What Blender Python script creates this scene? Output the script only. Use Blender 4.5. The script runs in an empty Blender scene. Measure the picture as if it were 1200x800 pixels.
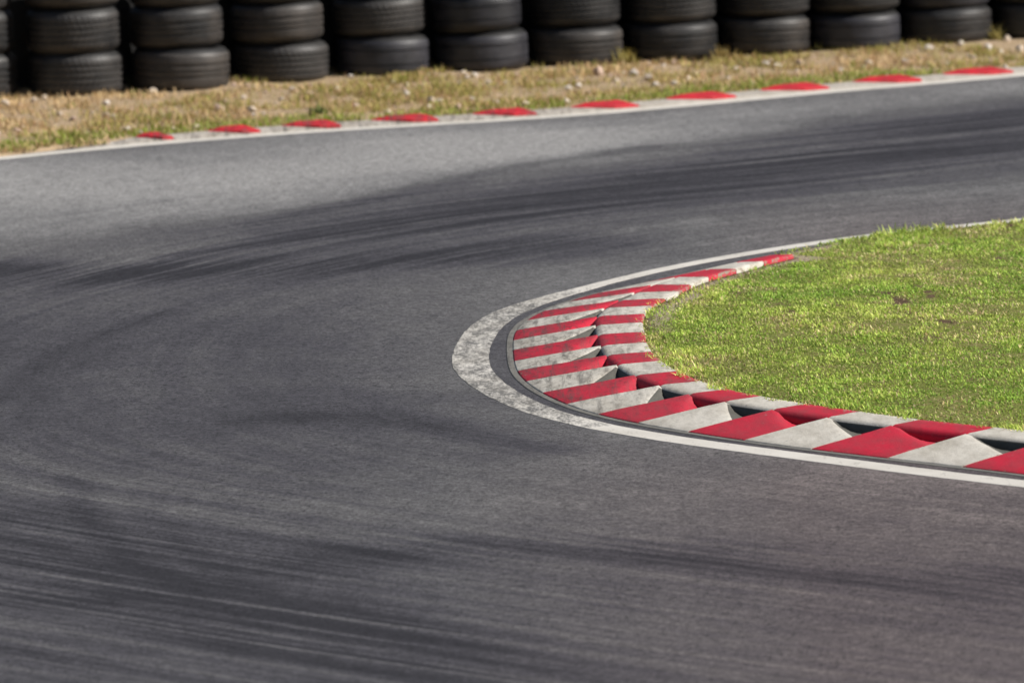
import bpy, math, random
import numpy as np
from mathutils import Matrix, Vector

random.seed(7)
rng = np.random.default_rng(11)
S = bpy.context.scene
COL = S.collection

# ------------------------------------------------------------------ camera survey
CAM_H = 4.7            # a low stand beside the track
F_PX = 10000.0         # 300 mm lens on a 36 mm sensor, photo 1200 px wide
PITCH = math.atan(1200.0 / F_PX)
ROLL = math.radians(1.5)


def at(px, py, z=0.0):
    """Surveyed point: where the sight line through a photo pixel meets the level z."""
    c, s = math.cos(ROLL), math.sin(ROLL)
    x, y = px - 600.0, py - 400.0
    xr, yr = c * x - s * y, s * x + c * y
    d = yr * math.cos(PITCH) + F_PX * math.sin(PITCH)
    fw = F_PX * math.cos(PITCH) - yr * math.sin(PITCH)
    t = (CAM_H - z) / d
    return (xr * t, fw * t)


def pts(lst, z=0.0):
    return np.array([at(a, b, z) for a, b in lst])


# ------------------------------------------------------------------ small maths
def resample(p, step):
    seg = np.linalg.norm(np.diff(p, axis=0), axis=1)
    s = np.concatenate([[0], np.cumsum(seg)])
    n = max(2, int(round(s[-1] / step)) + 1)
    t = np.linspace(0, s[-1], n)
    return np.stack([np.interp(t, s, p[:, i]) for i in range(p.shape[1])], 1)


def smooth_path(p, step, sigma, ext0=0.0, ext1=0.0):
    """Even, smoothed curve through surveyed points, prolonged straight at both ends."""
    p = resample(np.asarray(p, float), step)
    k = min(12, len(p) - 1)
    d0 = (p[0] - p[k]) / np.linalg.norm(p[0] - p[k])
    d1 = (p[-1] - p[-1 - k]) / np.linalg.norm(p[-1] - p[-1 - k])
    pad = 3 * sigma + step
    a = [p[0] + d0 * t for t in np.arange(ext0 + pad, 0, -step)]
    b = [p[-1] + d1 * t for t in np.arange(step, ext1 + pad, step)]
    q = np.array(a + list(p) + b)
    w = int(3 * sigma / step)
    ker = np.exp(-0.5 * (np.arange(-w, w + 1) * step / sigma) ** 2)
    ker /= ker.sum()
    out = np.stack([np.convolve(q[:, i], ker, 'valid') for i in range(2)], 1)
    return resample(out, step)


class Path:
    def __init__(self, p):
        self.p = p
        seg = np.linalg.norm(np.diff(p, axis=0), axis=1)
        self.s = np.concatenate([[0], np.cumsum(seg)])
        self.len = self.s[-1]
        t = np.gradient(p, axis=0)
        self.t = t / np.linalg.norm(t, axis=1)[:, None]

    def at(self, s):
        s = np.asarray(s, float)
        return np.stack([np.interp(s, self.s, self.p[:, i]) for i in range(2)], -1)

    def left(self, s):      # unit normal, left of travel
        s = np.asarray(s, float)
        t = np.stack([np.interp(s, self.s, self.t[:, i]) for i in range(2)], -1)
        t /= np.linalg.norm(t, axis=-1)[..., None]
        return np.stack([-t[..., 1], t[..., 0]], -1)

    def near(self, q):
        d = np.linalg.norm(self.p - np.asarray(q)[None], axis=1)
        return float(self.s[int(np.argmin(d))])


def hash2(ix, iy, seed):
    n = (ix * 374761393 + iy * 668265263 + seed * 974711) & 0x7fffffff
    n = ((n ^ (n >> 13)) * 1274126177) & 0x7fffffff
    n = n ^ (n >> 16)
    return (n & 0xffff) / 65535.0


def vnoise(x, y, seed=0):
    x = np.asarray(x, float); y = np.asarray(y, float)
    ix = np.floor(x).astype(np.int64); iy = np.floor(y).astype(np.int64)
    fx = x - ix; fy = y - iy
    fx = fx * fx * (3 - 2 * fx); fy = fy * fy * (3 - 2 * fy)
    a = hash2(ix, iy, seed); b = hash2(ix + 1, iy, seed)
    c = hash2(ix, iy + 1, seed); d = hash2(ix + 1, iy + 1, seed)
    return (a * (1 - fx) + b * fx) * (1 - fy) + (c * (1 - fx) + d * fx) * fy


def fbm(x, y, seed=0, oct=3):
    v = 0; a = 0.5; tot = 0
    for i in range(oct):
        v = v + a * vnoise(x * 2 ** i, y * 2 ** i, seed + i * 17); tot += a; a *= 0.5
    return v / tot


def inside(poly, q):
    x, y = q[:, 0], q[:, 1]
    r = np.zeros(len(q), bool)
    j = len(poly) - 1
    for i in range(len(poly)):
        xi, yi = poly[i]; xj, yj = poly[j]
        if yi != yj:
            m = ((yi > y) != (yj > y)) & (x < (xj - xi) * (y - yi) / (yj - yi) + xi)
            r ^= m
        j = i
    return r


def dist_poly(poly, q):
    best = np.full(len(q), 1e9)
    for a, b in zip(poly[:-1], poly[1:]):
        d = b - a
        L = float(d @ d)
        if L < 1e-12:
            continue
        t = np.clip(((q - a) @ d) / L, 0, 1)
        best = np.minimum(best, np.linalg.norm(q - a - t[:, None] * d, axis=1))
    return best


# ------------------------------------------------------------------ objects
def mesh_obj(name, V, F, mat, parent=None, smooth=False, loc=None):
    me = bpy.data.meshes.new(name)
    me.from_pydata([tuple(v) for v in V], [], [tuple(f) for f in F])
    me.update()
    if mat is not None:
        me.materials.append(mat)
    if smooth:
        me.polygons.foreach_set('use_smooth', [True] * len(me.polygons))
    o = bpy.data.objects.new(name, me)
    COL.objects.link(o)
    if parent is not None:
        o.parent = parent
    if loc is not None:
        o.location = loc
    return o


def big_mesh(name, V, F4, mat, smooth=False, attrs=None, uv=None):
    """Quad mesh from arrays."""
    V = np.asarray(V, np.float32); F4 = np.asarray(F4, np.int32)
    k = F4.shape[1]
    me = bpy.data.meshes.new(name)
    me.vertices.add(len(V)); me.vertices.foreach_set('co', V.ravel())
    me.loops.add(F4.size); me.loops.foreach_set('vertex_index', F4.ravel())
    me.polygons.add(len(F4))
    me.polygons.foreach_set('loop_start', np.arange(0, F4.size, k, dtype=np.int32))
    me.polygons.foreach_set('loop_total', np.full(len(F4), k, np.int32))
    me.update(calc_edges=True)
    if uv is not None:
        l = me.uv_layers.new(name='UVMap')
        l.data.foreach_set('uv', np.asarray(uv, np.float32)[F4.ravel()].ravel())
    for n, a in (attrs or {}).items():
        a = np.asarray(a, np.float32)
        if a.ndim == 1:
            at_ = me.attributes.new(n, 'FLOAT', 'POINT'); at_.data.foreach_set('value', a)
        else:
            at_ = me.attributes.new(n, 'FLOAT_COLOR', 'POINT')
            c = np.ones((len(a), 4), np.float32); c[:, :3] = a
            at_.data.foreach_set('color', c.ravel())
    me.polygons.foreach_set('use_smooth', np.full(len(F4), bool(smooth)))
    me.validate()
    me.materials.append(mat)
    o = bpy.data.objects.new(name, me)
    COL.objects.link(o)
    return o


def empty(name, loc=(0, 0, 0)):
    o = bpy.data.objects.new(name, None)
    o.location = loc; o.empty_display_size = 0.1
    COL.objects.link(o)
    return o


def tag(o, label=None, cat=None, group=None, kind=None):
    if label: o['label'] = label
    if cat: o['category'] = cat
    if group: o['group'] = group
    if kind: o['kind'] = kind
    return o


def grid_faces(nu, nv):
    i = np.arange(nu - 1)[:, None]; j = np.arange(nv - 1)[None]
    a = (i * nv + j).ravel()
    return np.stack([a, a + nv, a + nv + 1, a + 1], 1)


# ------------------------------------------------------------------ materials
class NT:
    def __init__(self, name):
        self.m = bpy.data.materials.new(name); self.m.use_nodes = True
        self.t = self.m.node_tree; self.t.nodes.clear()
        self.out = self.n('ShaderNodeOutputMaterial')

    def n(self, typ, **kw):
        x = self.t.nodes.new(typ)
        for k, v in kw.items():
            setattr(x, k, v)
        return x

    def link(self, a, b):
        self.t.links.new(a, b)

    def put(self, sock, v):
        if isinstance(v, bpy.types.NodeSocket):
            self.link(v, sock)
        elif v is not None:
            if sock.type == 'RGBA' and len(v) == 3:
                v = (*v, 1)
            sock.default_value = v

    def math(self, op, a, b=None, c=None, clamp=False):
        x = self.n('ShaderNodeMath', operation=op, use_clamp=clamp)
        for i, v in enumerate((a, b, c)):
            if v is not None:
                self.put(x.inputs[i], v)
        return x.outputs[0]

    def mix(self, f, a, b, mode='MIX'):
        x = self.n('ShaderNodeMix', data_type='RGBA', blend_type=mode, clamp_factor=True)
        self.put(x.inputs[0], f); self.put(x.inputs[6], a); self.put(x.inputs[7], b)
        return x.outputs[2]

    def noise(self, vec, scale, detail=2, rough=0.5, dist=0.0):
        x = self.n('ShaderNodeTexNoise')
        self.put(x.inputs['Vector'], vec)
        x.inputs['Scale'].default_value = scale; x.inputs['Detail'].default_value = detail
        x.inputs['Roughness'].default_value = rough; x.inputs['Distortion'].default_value = dist
        return x.outputs['Fac']

    def voro(self, vec, scale, feature='F1'):
        x = self.n('ShaderNodeTexVoronoi', feature=feature)
        self.put(x.inputs['Vector'], vec); x.inputs['Scale'].default_value = scale
        return x

    def ramp(self, f, a, b, lo=0.0, hi=1.0):
        x = self.n('ShaderNodeMapRange', clamp=True)
        self.put(x.inputs['Value'], f)
        for k, v in (('From Min', a), ('From Max', b), ('To Min', lo), ('To Max', hi)):
            x.inputs[k].default_value = v
        return x.outputs[0]

    def scale(self, vec, s):
        x = self.n('ShaderNodeMapping'); self.put(x.inputs['Vector'], vec)
        x.inputs['Scale'].default_value = s
        return x.outputs[0]

    def attr(self, name):
        return self.n('ShaderNodeAttribute', attribute_name=name)

    def coord(self, k='Object'):
        return self.n('ShaderNodeTexCoord').outputs[k]

    def pos(self):
        return self.n('ShaderNodeNewGeometry').outputs['Position']

    def bsdf(self, color, rough=0.8, spec=0.3, bump=None, bstr=0.3, bdist=0.01):
        b = self.n('ShaderNodeBsdfPrincipled')
        self.put(b.inputs['Base Color'], color); self.put(b.inputs['Roughness'], rough)
        b.inputs['Specular IOR Level'].default_value = spec
        if bump is not None:
            k = self.n('ShaderNodeBump'); k.inputs['Strength'].default_value = bstr
            k.inputs['Distance'].default_value = bdist
            self.put(k.inputs['Height'], bump); self.link(k.outputs[0], b.inputs['Normal'])
        return b.outputs[0]

    def done(self, sh):
        self.link(sh, self.out.inputs['Surface'])
        return self.m


def mat_asphalt():
    t = NT('asphalt')
    uv0 = t.n('ShaderNodeUVMap', uv_map='UVMap').outputs[0]
    P = t.pos()
    wob = t.math('MULTIPLY', t.math('SUBTRACT', t.noise(P, 0.22, 2, 0.5), 0.5), 0.35)
    wv = t.n('ShaderNodeCombineXYZ'); t.link(wob, wv.inputs[1])
    wa = t.n('ShaderNodeVectorMath', operation='ADD'); t.link(uv0, wa.inputs[0]); t.link(wv.outputs[0], wa.inputs[1])
    uv = wa.outputs[0]
    py = t.n('ShaderNodeSeparateXYZ'); t.link(P, py.inputs[0])
    away = t.ramp(t.math('ABSOLUTE', t.math('SUBTRACT', py.outputs[1], 38.3)), 1.8, 4.4, 0.16, 1.0)
    amp = t.math('MULTIPLY', away, t.ramp(t.noise(P, 0.35, 2, 0.5), 0.35, 0.65, 0.3, 0.9))
    rub = t.attr('rubber').outputs['Fac']
    warm = t.attr('warmth').outputs['Fac']
    st1 = t.noise(t.scale(uv, (0.16, 5.0, 1)), 1.0, 4, 0.6, 0.35)
    st2 = t.noise(t.scale(uv, (0.5, 22.0, 1)), 1.0, 4, 0.65, 0.25)
    st3 = t.noise(t.scale(uv, (0.28, 11.0, 1)), 1.0, 3, 0.6, 0.5)
    blot = t.noise(P, 0.9, 4, 0.6)
    fine = t.noise(P, 55.0, 4, 0.75)
    fine2 = t.noise(P, 17.0, 4, 0.75)
    vor = t.voro(P, 130.0).outputs['Color']
    sep = t.n('ShaderNodeSeparateColor'); t.link(vor, sep.inputs[0])
    # rubber cover broken up by streaks along the driving line
    s = t.math('ADD', t.math('MULTIPLY', st1, 0.7), t.math('MULTIPLY', st2, 0.5))
    s = t.math('SUBTRACT', s, 0.60)
    brk = t.ramp(t.math('ADD', t.math('MULTIPLY', st2, 0.55), t.math('MULTIPLY', st1, 0.55)), 0.42, 0.68, 0.12, 1.75)
    brk = t.math('ADD', 1.0, t.math('MULTIPLY', t.math('SUBTRACT', brk, 1.0), away))
    pos_ = t.math('MULTIPLY', t.math('MAXIMUM', rub, 0.0), brk)
    r = t.math('ADD', t.math('ADD', pos_, t.math('MINIMUM', rub, 0.0)), t.math('MULTIPLY', s, amp))
    r = t.math('ADD', r, t.math('MULTIPLY', t.math('SUBTRACT', blot, 0.5), 0.55))
    mot = t.noise(t.scale(P, (1.0, 0.45, 1.0)), 4.5, 5, 0.7)
    r = t.math('ADD', r, t.math('MULTIPLY', t.math('SUBTRACT', mot, 0.5), 0.55))
    # thin single skid lines
    lin = t.ramp(st3, 0.61, 0.70)
    r = t.math('ADD', r, t.math('MULTIPLY', t.math('MULTIPLY', lin, away), 0.12))
    f = t.ramp(r, -0.75, 1.05)
    cr = t.n('ShaderNodeValToRGB')
    e = cr.color_ramp.elements
    e[0].position = 0.0; e[0].color = (0.270, 0.265, 0.256, 1)
    e[1].position = 1.0; e[1].color = (0.023, 0.022, 0.026, 1)
    for p_, c_ in ((0.22, (0.182, 0.180, 0.177, 1)), (0.42, (0.100, 0.098, 0.099, 1)), (0.66, (0.057, 0.055, 0.062, 1))):
        k = e.new(p_); k.color = c_
    t.link(f, cr.inputs[0])
    c = t.mix(t.math('MULTIPLY', warm, 0.75), cr.outputs[0], t.mix(1.0, cr.outputs[0], (1.18, 0.98, 0.94), 'MULTIPLY'))
    c = t.mix(1.0, c, (0.96, 0.955, 0.965), 'MULTIPLY')
    g = t.math('ADD', t.math('MULTIPLY', fine, 0.55), t.math('MULTIPLY', fine2, 0.5))
    g = t.math('ADD', g, t.math('MULTIPLY', sep.outputs[0], 0.28))
    g = t.ramp(g, 0.44, 0.90, 0.20, 1.85)
    gc = t.n('ShaderNodeCombineColor')
    for i in range(3):
        t.link(g, gc.inputs[i])
    c = t.mix(1.0, c, gc.outputs[0], 'MULTIPLY')
    h = t.math('ADD', t.math('MULTIPLY', fine, 0.6), sep.outputs[0])
    return t.done(t.bsdf(c, 0.82, 0.22, h, 0.55, 0.006))


def mat_paint(name, base, dirt, amount, worn=None):
    t = NT(name)
    P = t.pos()
    Q = t.scale(P, (1.0, 0.4, 1.0))
    n1 = t.noise(Q, 9.0, 5, 0.65)
    n2 = t.noise(Q, 34.0, 6, 0.75)
    n3 = t.noise(P, 150.0, 3, 0.7)
    c = t.mix(t.math('MULTIPLY', t.ramp(n1, 0.40, 0.72), amount), base, dirt)
    sp = t.ramp(n2, 0.50, 0.64)
    sx = t.n('ShaderNodeSeparateXYZ'); t.link(P, sx.inputs[0])
    apex = t.math('MULTIPLY', t.ramp(sx.outputs[0], 0.20, 0.90, 1.0, 0.15), t.ramp(sx.outputs[1], 35.0, 37.0))
    c = t.mix(t.math('MULTIPLY', sp, t.math('MULTIPLY', t.math('ADD', apex, 0.22), amount * 0.8)), c, tuple(0.45 * x for x in dirt))
    st_ = t.noise(t.scale(P, (26.0, 2.2, 1.0)), 1.0, 5, 0.7, 0.4)           # tyre scuffs along the apex
    c = t.mix(t.math('MULTIPLY', t.math('MULTIPLY', t.ramp(st_, 0.48, 0.66), apex), 0.75), c, (0.075, 0.068, 0.062))
    g = t.ramp(n3, 0.3, 0.75, 0.82, 1.12)
    gc = t.n('ShaderNodeCombineColor')
    for i in range(3):
        t.link(g, gc.inputs[i])
    c = t.mix(1.0, c, gc.outputs[0], 'MULTIPLY')
    if worn is not None:
        c = t.mix(t.ramp(t.noise(P, 26.0, 6, 0.75), 0.63, 0.69), c, worn)
    chip = t.math('ADD', t.math('MULTIPLY', t.attr('chip').outputs['Fac'], 0.20), t.math('MULTIPLY', t.noise(Q, 24.0, 6, 0.8), 0.9))
    c = t.mix(t.ramp(chip, 0.69, 0.77), c, (0.24, 0.205, 0.16))
    h = t.math('ADD', n2, t.math('MULTIPLY', n3, 0.6))
    return t.done(t.bsdf(c, 0.72, 0.25, h, 0.35, 0.006))


def mat_line():
    t = NT('road_paint')
    P = t.pos()
    wear = t.attr('wear').outputs['Fac']
    Q = t.scale(P, (1.0, 0.28, 1.0))
    n = t.noise(Q, 16.0, 6, 0.75)
    n2 = t.noise(Q, 70.0, 4, 0.7)
    k = t.math('ADD', t.math('MULTIPLY', n, 0.65), t.math('MULTIPLY', n2, 0.45))
    k = t.math('ADD', k, t.math('MULTIPLY', wear, 0.30))
    f = t.ramp(k, 0.62, 0.80)
    c = t.mix(f, (0.60, 0.57, 0.52), (0.12, 0.116, 0.11))
    c = t.mix(t.math('MULTIPLY', t.ramp(t.noise(P, 3.0, 4, 0.6), 0.4, 0.7), 0.35), c, (0.36, 0.33, 0.28))
    return t.done(t.bsdf(c, 0.7, 0.25, n2, 0.3, 0.004))


def mat_soil(name, a, b, c3, sc=4.0):
    t = NT(name)
    P = t.pos()
    n1 = t.noise(P, sc, 5, 0.65)
    n2 = t.noise(P, sc * 9, 5, 0.7)
    n3 = t.noise(P, sc * 40, 3, 0.7)
    c = t.mix(t.ramp(n1, 0.35, 0.65), a, b)
    c = t.mix(t.math('MULTIPLY', t.ramp(n2, 0.45, 0.7), 0.7), c, c3)
    h = t.math('ADD', n2, n3)
    return t.done(t.bsdf(c, 0.95, 0.1, h, 0.8, 0.02))


def mat_lawn(name, a, b, c3, sc):
    t = NT(name)
    P = t.pos()
    n1 = t.noise(P, sc, 5, 0.65)
    n2 = t.noise(P, sc * 6, 5, 0.7)
    c = t.mix(t.ramp(n1, 0.35, 0.65), a, b)
    c = t.mix(t.math('MULTIPLY', t.ramp(n2, 0.45, 0.7), 0.7), c, c3)
    earth = t.mix(t.ramp(n2, 0.35, 0.65), (0.065, 0.040, 0.025), (0.20, 0.135, 0.085))
    c = t.mix(t.ramp(t.attr('bare').outputs['Fac'], 0.15, 0.45), c, earth)
    dust = t.mix(t.ramp(n2, 0.4, 0.65), (0.50, 0.42, 0.31), (0.30, 0.24, 0.16))
    c = t.mix(t.attr('dust').outputs['Fac'], c, dust)
    return t.done(t.bsdf(c, 0.95, 0.1, n2, 0.9, 0.03))


def mat_blades(name, trans=0.35):
    t = NT(name)
    c = t.attr('tint').outputs['Color']
    d = t.bsdf(c, 0.6, 0.25)
    tr = t.n('ShaderNodeBsdfTranslucent'); t.link(c, tr.inputs[0])
    m = t.n('ShaderNodeMixShader'); m.inputs[0].default_value = trans
    t.link(d, m.inputs[1]); t.link(tr.outputs[0], m.inputs[2])
    return t.done(m.outputs[0])


def mat_rubber(name, base, dust, sipes):
    t = NT(name)
    O = t.coord('Object')
    rnd = t.n('ShaderNodeObjectInfo').outputs['Random']
    x = t.n('ShaderNodeSeparateXYZ'); t.link(O, x.inputs[0])
    ang = t.math('ARCTAN2', x.outputs[1], x.outputs[0])
    off = t.n('ShaderNodeCombineXYZ'); t.link(t.math('MULTIPLY', rnd, 40.0), off.inputs[0])
    v = t.n('ShaderNodeVectorMath', operation='ADD'); t.link(O, v.inputs[0]); t.link(off.outputs[0], v.inputs[1])
    n1 = t.noise(v.outputs[0], 6.0, 5, 0.65)
    n2 = t.noise(t.scale(v.outputs[0], (6, 6, 60)), 1.0, 4, 0.7)
    f = t.math('ADD', t.math('MULTIPLY', n1, 0.6), t.math('MULTIPLY', n2, 0.5))
    f = t.math('ADD', f, t.math('MULTIPLY', t.math('SUBTRACT', rnd, 0.5), 0.22))
    c = t.mix(t.ramp(f, 0.42, 0.74), base, dust)
    h = n2
    if sipes:
        w = t.math('SINE', t.math('ADD', t.math('MULTIPLY', ang, sipes), t.math('MULTIPLY', t.math('ABSOLUTE', x.outputs[2]), 70.0)))
        w = t.ramp(w, 0.55, 0.8)
        c = t.mix(t.math('MULTIPLY', w, 0.3), c, tuple(0.35 * q for q in base))
        h = t.math('SUBTRACT', t.math('MULTIPLY', n2, 0.5), t.math('MULTIPLY', w, 0.5))
    return t.done(t.bsdf(c, 0.52, 0.5, h, 0.5, 0.006))


def mat_stone(name, col):
    t = NT(name)
    O = t.coord('Object')
    n = t.noise(O, 30.0, 5, 0.7)
    n2 = t.noise(O, 110.0, 3, 0.7)
    c = t.mix(t.ramp(n, 0.35, 0.7), col, tuple(0.55 * x for x in col))
    return t.done(t.bsdf(c, 0.85, 0.2, t.math('ADD', n, n2), 0.5, 0.006))


M = {
    'asphalt': mat_asphalt(),
    'red': mat_paint('red_kerb_paint', (0.50, 0.016, 0.040), (0.30, 0.045, 0.055), 0.85, (0.30, 0.16, 0.15)),
    'white': mat_paint('white_kerb_paint', (0.60, 0.565, 0.50), (0.33, 0.295, 0.24), 0.75, (0.27, 0.25, 0.22)),
    'far_red': mat_paint('far_red_paint', (0.56, 0.022, 0.034), (0.28, 0.025, 0.03), 0.7),
    'far_white': mat_paint('far_white_paint', (0.47, 0.43, 0.38), (0.29, 0.25, 0.20), 0.7),
    'concrete': mat_paint('kerb_concrete', (0.20, 0.19, 0.17), (0.12, 0.115, 0.10), 0.6),
    'line': mat_line(),
    'groove_dark': mat_paint('dark_groove', (0.11, 0.105, 0.09), (0.06, 0.057, 0.047), 0.6),  # darker tone for the groove side of white blocks
    'lawn': mat_lawn('lawn_soil', (0.24, 0.29, 0.06), (0.29, 0.26, 0.10), (0.09, 0.085, 0.03), 9.0),
    'verge': mat_soil('verge_soil', (0.47, 0.35, 0.215), (0.54, 0.40, 0.28), (0.28, 0.21, 0.10), 2.5),
    'ground': mat_soil('dry_ground', (0.22, 0.19, 0.09), (0.28, 0.22, 0.13), (0.12, 0.10, 0.05), 1.0),
    'grass': mat_blades('grass_blades', 0.35),
    'straw': mat_blades('straw_blades', 0.25),
    'backing': mat_rubber('backing_black', (0.010, 0.010, 0.010), (0.016, 0.015, 0.014), 0),  # black of the sheet added behind the tyre stacks
}
TREAD = [mat_rubber('tread_rubber', (0.007, 0.007, 0.008), (0.054, 0.049, 0.046), 46),
         mat_rubber('tread_rubber_blocks', (0.007, 0.007, 0.008), (0.062, 0.053, 0.047), 70),
         mat_rubber('tread_rubber_slick', (0.008, 0.008, 0.011), (0.042, 0.041, 0.050), 0)]
CASING = mat_rubber('casing_rubber', (0.007, 0.007, 0.008), (0.030, 0.029, 0.028), 0)
STONE = [mat_stone('pale_stone', (0.70, 0.58, 0.46)), mat_stone('pink_stone', (0.60, 0.44, 0.35)), mat_stone('white_stone', (0.78, 0.70, 0.62))]

# ------------------------------------------------------------------ surveyed curves
LINE_OUT = [(1200, 571), (1100, 560), (1000, 547), (900, 534), (800, 521), (700, 505), (640, 492), (590, 475), (550, 453), (526, 430),
            (535, 400), (553, 378), (585, 361), (640, 346), (700, 331.5), (760, 316), (850, 299), (920, 288), (1000, 276), (1100, 266), (1200, 256)]
KERB_OUT = [(1200, 557), (1128, 548), (1040, 538), (945, 527), (869, 517), (804, 507), (744, 497), (698, 487), (662, 475), (634, 462), (614, 448),
            (604, 436), (601.5, 424), (600.5, 409), (600.5, 398), (603, 388), (615, 376), (635, 366), (660, 356), (690, 347), (720, 340), (760, 332),
            (800, 323), (835, 315), (870, 308), (920, 300), (960, 292)]
FAR_OUT = [(0, 187), (100, 176.5), (200, 168), (300, 160), (400, 153), (470, 149), (600, 142), (710, 134), (820, 124), (935, 112), (1040, 103), (1145, 95), (1200, 89)]

line = Path(smooth_path(pts(LINE_OUT), 0.05, 0.30, 14.0, 16.0))      # near right -> tip -> far right; track on the left of travel
kerb = Path(smooth_path(pts(KERB_OUT), 0.03, 0.22, 3.0, 0.0))
far = Path(smooth_path(pts(FAR_OUT), 0.05, 0.45, 7.0, 14.0))         # left -> right; verge on the left of travel

# ------------------------------------------------------------------ ground, asphalt
V = np.array([(-400, -150, -0.03), (400, -150, -0.03), (400, 650, -0.03), (-400, 650, -0.03)], float)
tag(big_mesh('ground', V, [[0, 1, 2, 3]], M['ground']), kind='structure')

STROKES = [  # photo polyline, half-width in metres across, strength: tyre rubber laid on the road
    ([(-60, 326), (100, 322), (250, 316), (400, 308), (520, 300), (640, 288)], 0.42, 0.58),
    ([(-60, 312), (60, 318), (200, 318)], 0.22, 0.35),
    ([(380, 268), (550, 240), (700, 219), (850, 197), (1000, 170), (1250, 130)], 0.66, 0.52),
    ([(640, 245), (800, 222), (1000, 195), (1250, 165)], 0.7, 0.30),
    ([(300, 262), (470, 226), (600, 195), (760, 172)], 0.08, 0.32),
    ([(180, 302), (340, 282), (480, 266), (600, 254)], 0.06, 0.35),
    ([(220, 272), (420, 240), (560, 212)], 0.04, 0.25),
    ([(-60, 400), (150, 400), (330, 385)], 0.9, 0.20),
    ([(-60, 480), (150, 480), (290, 490)], 1.3, 0.18),
    ([(0, 470), (40, 430), (110, 395), (200, 365)], 0.05, 0.25),
    ([(20, 500), (60, 445), (140, 405)], 0.04, 0.20),
    ([(330, 489), (400, 487), (460, 492), (540, 505), (625, 527)], 0.19, 0.38),
    ([(350, 470), (430, 462), (520, 468)], 0.2, 0.18),
    ([(390, 657), (500, 642), (610, 640), (730, 646)], 0.26, 0.32),
    ([(-60, 610), (60, 650), (180, 690), (330, 735), (420, 765), (520, 812)], 0.30, 0.35),
    ([(80, 560), (105, 610), (150, 655), (240, 700)], 0.05, 0.25),
    ([(170, 590), (215, 640), (300, 690)], 0.05, 0.20),
    ([(-60, 700), (60, 708), (150, 700)], 0.10, 0.35),
    ([(820, 655), (900, 668), (1000, 677), (1100, 681), (1260, 692)], 0.22, 0.34),
    ([(380, 715), (480, 742), (600, 778), (700, 800)], 0.2, 0.25),
    ([(500, 560), (700, 590), (900, 620)], 0.7, -0.05),
    # cleaner, paler road off the line
    ([(-80, 215), (150, 212), (350, 200), (560, 178)], 1.1, -0.75),
    ([(-80, 265), (150, 258), (350, 240)], 0.7, -0.35),
    ([(560, 165), (760, 150), (950, 130), (1250, 100)], 0.55, -0.38),
    ([(640, 290), (800, 262), (950, 240), (1150, 225)], 0.5, -0.14),
    ([(380, 370), (480, 340), (600, 322)], 0.5, -0.08),
]
sl = np.unique(np.concatenate([np.arange(0, 9, 0.4), np.arange(9, line.len - 9, 0.07), np.arange(line.len - 9, line.len, 0.4), [line.len]]))
vl = np.concatenate([np.arange(-0.9, 9.2, 0.07), np.arange(9.5, 13, 0.5)])
base = line.at(sl); nrm = line.left(sl)
XY = base[:, None, :] + nrm[:, None, :] * vl[None, :, None]
q = XY.reshape(-1, 2)
rub = np.zeros(len(q))
for poly, w, k in STROKES:
    d = dist_poly(resample(pts(poly), 0.3), q)
    k *= 1.3 if k > 0.2 else 1.0
    rub += k * np.exp(-(d / (w * 1.35)) ** 2)
rub += -0.02
dl = np.repeat(vl[None], len(sl), 0).ravel()
rub -= 0.10 * np.exp(-(np.maximum(dl, 0) / 0.5) ** 2)
rub += 0.32 * (dl < -0.10)
rub += 0.20 * np.clip((35 - q[:, 1]) / 4, 0, 1) + 0.22 * np.clip((-0.2 - q[:, 0]) / 0.8, 0, 1) * np.clip((43.0 - q[:, 1]) / 1.5, 0, 1) + 0.06
warm = np.clip((q[:, 0] + 0.3) / 1.6, 0, 1) * np.clip((36.5 - q[:, 1]) / 2.5, 0, 1) + 0.6 * np.clip((q[:, 0] - 0.9) / 1.0, 0, 1) * np.clip((45.5 - q[:, 1]) / 2, 0, 1)
UV = np.stack([np.repeat(sl[:, None], len(vl), 1).ravel(), dl], 1)
Z = 0.012 * (fbm(q[:, 0] * 0.35, q[:, 1] * 0.35, 3, 2) - 0.5) * np.clip((dl - 0.3) / 1.0, 0, 1) * np.clip((6.6 - dl) / 1.0, 0, 1)
road = big_mesh('road', np.column_stack([q, Z]), grid_faces(len(sl), len(vl))[:, ::-1], M['asphalt'], True, {'rubber': rub, 'warmth': np.clip(warm, 0, 1)}, UV)
tag(road, kind='structure')


def strip(name, path, s0, s1, o0, o1, z, step, mat, wear):
    s = np.arange(s0, s1 + 1e-6, step)
    o0 = (o0(s) if callable(o0) else np.full(len(s), o0))[:, None]; o1 = np.full((len(s), 1), o1)
    b = path.at(s); n = path.left(s)
    k = np.array([0, 0.001, 0.33, 0.66, 0.999, 1.0])
    off = o0 + (o1 - o0) * k[None]
    zz = np.tile(np.array([-0.002, z, z, z, z, -0.002]), len(s))
    jit = 0.006 * (vnoise(s * 9, s * 0, 5) - 0.5)
    XY = b[:, None] + n[:, None] * (off[:, :, None] + jit[:, None, None])
    q = XY.reshape(-1, 2)
    w = np.repeat(wear(b)[:, None], 6, 1).ravel()
    o = big_mesh(name, np.column_stack([q, zz]), grid_faces(len(s), 6), mat, False, {'wear': w})
    tag(o, kind='structure')
    return o


def wear_in(b):       # most of the paint is rubbed off at the apex
    return 0.62 * np.exp(-((b[:, 0] + 0.1) / 0.45) ** 2) * (b[:, 1] > 36) + 0.05


def line_w(s):
    k = [line.near(at(1000, 547)), line.near(at(700, 505)), line.near(at(526, 430)), line.near(at(585, 361)), line.near(at(700, 331.5)), line.near(at(920, 288))]
    return -np.interp(s, k, [0.150, 0.140, 0.170, 0.150, 0.085, 0.10])


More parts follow.
